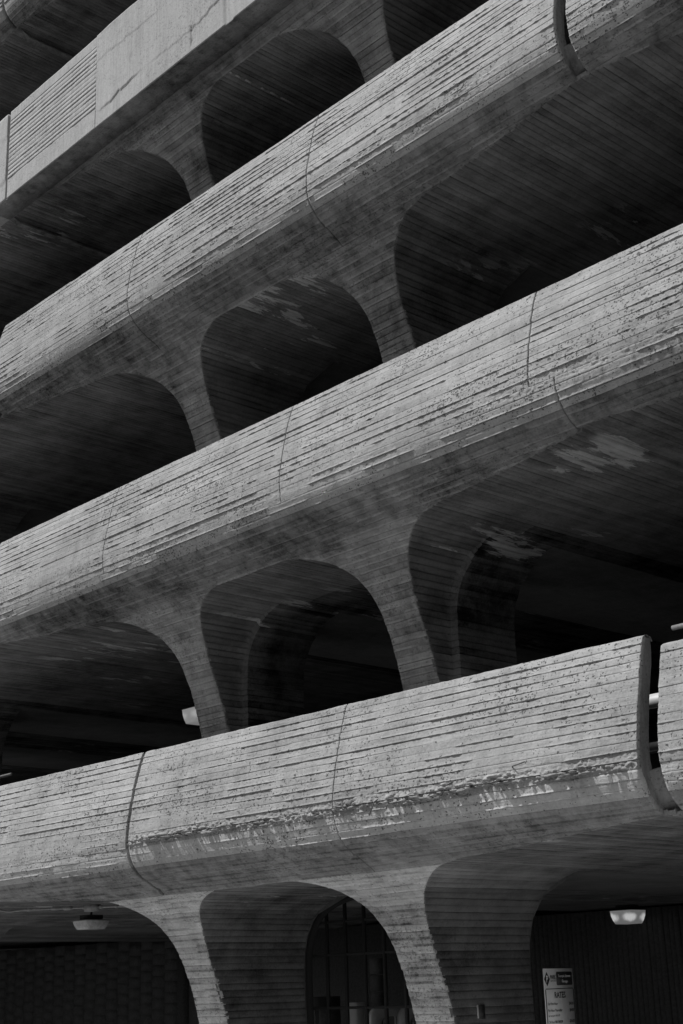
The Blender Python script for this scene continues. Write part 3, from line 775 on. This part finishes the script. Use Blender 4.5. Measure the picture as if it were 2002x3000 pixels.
# ------------------------------------------------------------------ arched gate behind the twin columns
gate = empty('arched_gate', (-11.2, 11.1, 0), 'black metal grid gate filling the arch between the two street-level columns', 'gate')
zc = ZC1
arch = [(XA + float(wv) - 0.0, zc + dz) for dz, wv in WI] + [(XB - float(wv), zc + dz) for dz, wv in WI[::-1][1:]]
def inset(pts, d):
    out = []
    for i, p in enumerate(pts):
        a = np.array(pts[max(i - 1, 0)]); c = np.array(pts[min(i + 1, len(pts) - 1)]); t_ = c - a; t_ /= np.hypot(*t_)
        out.append((p[0] + t_[1] * d, p[1] - t_[0] * d))
    return out
i1 = inset(arch, 0.0); i2 = inset(arch, 0.06)
G = np.array([[(p[0], 11.03, p[1]) for p in i1], [(p[0], 11.0, p[1]) for p in i1], [(p[0], 11.0, p[1]) for p in i2], [(p[0], 11.05, p[1]) for p in i2]])
b = Buf(); b.grid(G); b.make('arch_frame', M['black'], gate)
def arch_z(x):
    d = min(abs(x - XA), abs(x - XB)); return zc + float(np.interp(d, WI[:, 1][2:], WI[:, 0][2:])) - .03
for x in np.arange(-12.35, -9.9, 0.305):
    b = Buf(); b.box(x - .016, x + .016, 11.06, 11.09, 0.02, arch_z(x)); b.make('upright', M['black'], gate)
for z in (0.3, 0.72, 1.12, 1.395, 1.95, 2.3):
    d = float(np.interp(z - zc, WI[:, 0], WI[:, 1]))
    b = Buf(); b.box(XA + d + .02, XB - d - .02, 11.063, 11.087, z - .014, z + .014); b.make('crossbar', M['black'], gate)

# things behind the gate
def barricade(x, y, lab):
    r = empty('traffic_barrier', (x, y, 0), lab, 'barrier', 'plastic traffic barriers stacked behind the gate')
    # rounded frame: outer outline and a hole, extruded in X
    def outline(w_, h0, h1, rad, n=6):
        pts = []
        for cx, cz, a0 in ((w_ - rad, h1 - rad, 0), (-w_ + rad, h1 - rad, 90)):
            for i in range(n + 1):
                a = math.radians(a0 + 90 * i / n); pts.append((cx + rad * math.cos(a), cz + rad * math.sin(a)))
        pts.append((-w_ * 1.08, h0)); pts.append((w_ * 1.08, h0)); pts.append(pts[0]); return pts
    o1 = outline(.34, .0, 1.37, .16); i_ = outline(.20, .80, 1.25, .12)
    th = .045
    rowsG = [[(x + .0, y + p[0], p[1]) for p in i_], [(x + th, y + p[0], p[1]) for p in i_], [(x + th, y + (p[0] + q[0]) / 2, (p[1] + q[1]) / 2) for p, q in zip(i_, o1)],
             [(x + th * .6, y + p[0], p[1]) for p in o1], [(x - th, y + p[0], p[1]) for p in o1], [(x - th, y + p[0], p[1]) for p in i_], [(x, y + p[0], p[1]) for p in i_]]
    b = Buf(); b.grid(np.array(rowsG)); b.make('frame', M['plastic'], r, True)
    for yy in (-.1, 0.1):
        b = Buf(); b.tube([(x, y + yy, .79), (x, y + yy, 1.26)], .016, 8); b.make('bar', M['plastic'], r, True)
    b = Buf(); b.box(x - .02, x + .02, y - .2, y + .2, .35, .78); b.make('infill', M['plastic'], r)
labs = ['pale plastic barrier at the left of the row behind the gate', 'pale plastic barrier second from the left in the row behind the gate',
        'pale plastic barrier third from the left in the row behind the gate', 'pale plastic barrier at the right of the row behind the gate']
for i, (x, y) in enumerate(((-13.42, 13.05), (-13.28, 13.42), (-13.12, 13.62), (-12.96, 13.82))): barricade(x, y, labs[i])
# pale post, glass-block strip and cabinet
r = empty('cabinet', (-14.85, 13.0, 0), 'dark drawer cabinet with square handles behind the left of the arched gate', 'cabinet')
b = Buf(); b.box(-15.15, -14.6, 12.9, 13.3, 0, 1.50); b.make('body', M['dark'], r)
for z in (0.5, .75, 1.0, 1.25):
    b = Buf(); b.box(-14.598, -14.58, 12.92, 13.28, z - .11, z + .11); b.make('drawer', M['block'], r)
    b = Buf(); b.box(-15.12, -14.63, 12.885, 12.897, z - .11, z + .11); b.make('drawer', M['block'], r)
    b = Buf(); b.box(-14.92, -14.84, 12.86, 12.884, z - .02, z + .03); b.make('handle', M['black'], r)
o = Buf(); o.box(-14.05, -13.9, 12.95, 13.18, 0, 1.42); o = o.make('pillar', M['plastic']); tag(o, 'pale square pillar between cabinet and barriers behind the gate', 'pillar')
r = empty('glass_block_strip', (-14.6, 14.0, 0), 'tall narrow strip of dark glass blocks behind the middle of the arched gate', 'window')
for j in range(9):
    b = Buf(); b.box(-14.76, -14.60, 14.0, 14.1, 0.02 + j * .218, 0.225 + j * .218); b.make('glass_block', M['block'], r)

# ------------------------------------------------------------------ rates sign
sg = empty('rates_sign', (-8.28, 9.90, 0), 'white parking rates sign with black lettering and diamond logo right of the right column', 'sign')
ux, uy = -0.21136, 0.97741; nx_, ny_ = 0.97741, 0.21136; SW = 0.63; ST = 1.706; SB = 0.55; SK = 0.876
def sp(u, v, d=0.0): return (-8.28 + (ux * u + nx_ * d) * SK, 9.90 + (uy * u + ny_ * d) * SK, ST - v * SK)
def sbox(buf, u0, u1, v0, v1, d0, d1):
    buf.hexa([sp(u, v, d) for v in (v1, v0) for d in (d0, d1) for u in (u0, u1)])
b = Buf(); sbox(b, 0, SW, 0, ST - SB, -.004, 0); b.make('face', M['signface'], sg)
b = Buf(); sbox(b, .29, .34, .02, ST - 0.02, -.05, -.006); b.make('post', M['darksteel'], sg)
def ink(pts_list, name, mat=None, d=.0015):
    b = Buf()
    for q in pts_list: b.hexa([sp(u, v, dd) for dd in (d, d + .001) for (u, v) in (q[0], q[1], q[3], q[2])])
    return b.make(name, mat or M['ink'], sg)
def rrect(u0, u1, v0, v1):
    c = .012; return [((u0, v0 + c), (u1, v0 + c), (u1, v1 - c), (u0, v1 - c)), ((u0 + c, v0), (u1 - c, v0), (u1, v0 + c), (u0, v0 + c)), ((u0, v1 - c), (u1, v1 - c), (u1 - c, v1), (u0 + c, v1))]
ink(rrect(.262, .605, .030, .158), 'name_plate')
ink([((.062, .030), (.122, .098), (.062, .163), (.003, .098))], 'logo')
t_ = .007
ink([((.03, .186), (.60, .186), (.60, .186 + t_), (.03, .186 + t_)), ((.012, .20), (.012 + t_ * 2, .20), (.012 + t_ * 2, 1.14), (.012, 1.14)), ((.606, .20), (.606 + t_ * 2, .20), (.606 + t_ * 2, 1.14), (.606, 1.14)),
     ((.012, .20), (.03, .186), (.03, .193), (.02, .204)), ((.60, .186), (.62, .20), (.61, .204), (.60, .193)), ((.03, 1.13), (.60, 1.13), (.60, 1.13 + t_), (.03, 1.13 + t_))], 'border')
def lettering(txt, u, v, width, height, mat, d=.004, align='L', bold=0.0):
    cu = bpy.data.curves.new('lettering', 'FONT'); cu.body = txt; cu.size = 1.0; cu.extrude = 0.0; cu.offset = bold; cu.resolution_u = 2
    tmp = bpy.data.objects.new('lettering', cu); COL.objects.link(tmp)
    dg = bpy.context.evaluated_depsgraph_get(); me = bpy.data.meshes.new_from_object(tmp.evaluated_get(dg))
    bpy.data.objects.remove(tmp)
    n = len(me.vertices); co = np.zeros(n * 3); me.vertices.foreach_get('co', co); co = co.reshape(-1, 3)
    x0, x1 = co[:, 0].min(), co[:, 0].max(); cap = 0.73
    fx = width / (x1 - x0); fz = height / cap
    u0 = u if align == 'L' else (u - width if align == 'R' else u - width / 2)
    out = np.array([sp(u0 + (c[0] - x0) * fx, v - c[1] * fz, d) for c in co]) - np.array(base_of(sg))
    me.vertices.foreach_set('co', out.ravel()); me.update(); me.materials.clear(); me.materials.append(mat)
    o = bpy.data.objects.new('lettering', me); COL.objects.link(o); o.parent = sg
    return o
lettering('P', .046, .128, .038, .066, M['signface'], bold=.02)
lettering('PARK', .130, .098, .122, .040, M['ink'], bold=.02)
lettering('NEW HAVEN', .133, .124, .122, .017, M['ink'])
lettering('Temple Street', .300, .083, .262, .026, M['signface'])
lettering('Garage', .375, .132, .125, .026, M['signface'])
lettering('RATES', .315, .275, .235, .058, M['ink'], align='C', bold=.02)
lettering('For First Hour', .045, .340, .205, .026, M['ink'], bold=.012)
lettering('$4.00', .590, .345, .092, .028, M['ink'], align='R', bold=.02)
lettering('Per Hour Thereafter', .045, .402, .295, .026, M['ink'], bold=.012)
lettering('$4.00', .590, .405, .092, .028, M['ink'], align='R', bold=.02)
lettering('(or any part thereof)', .045, .446, .235, .019, M['ink'], bold=.008)
lettering('24 Hour MAXIMUM', .045, .508, .285, .026, M['ink'], bold=.012)
lettering('$16.00', .590, .508, .105, .028, M['ink'], align='R', bold=.02)
lettering('Evening Rate (4pm to 7am)', .045, .570, .37, .024, M['ink'], bold=.012)
lettering('$8.00', .590, .570, .092, .028, M['ink'], align='R', bold=.02)
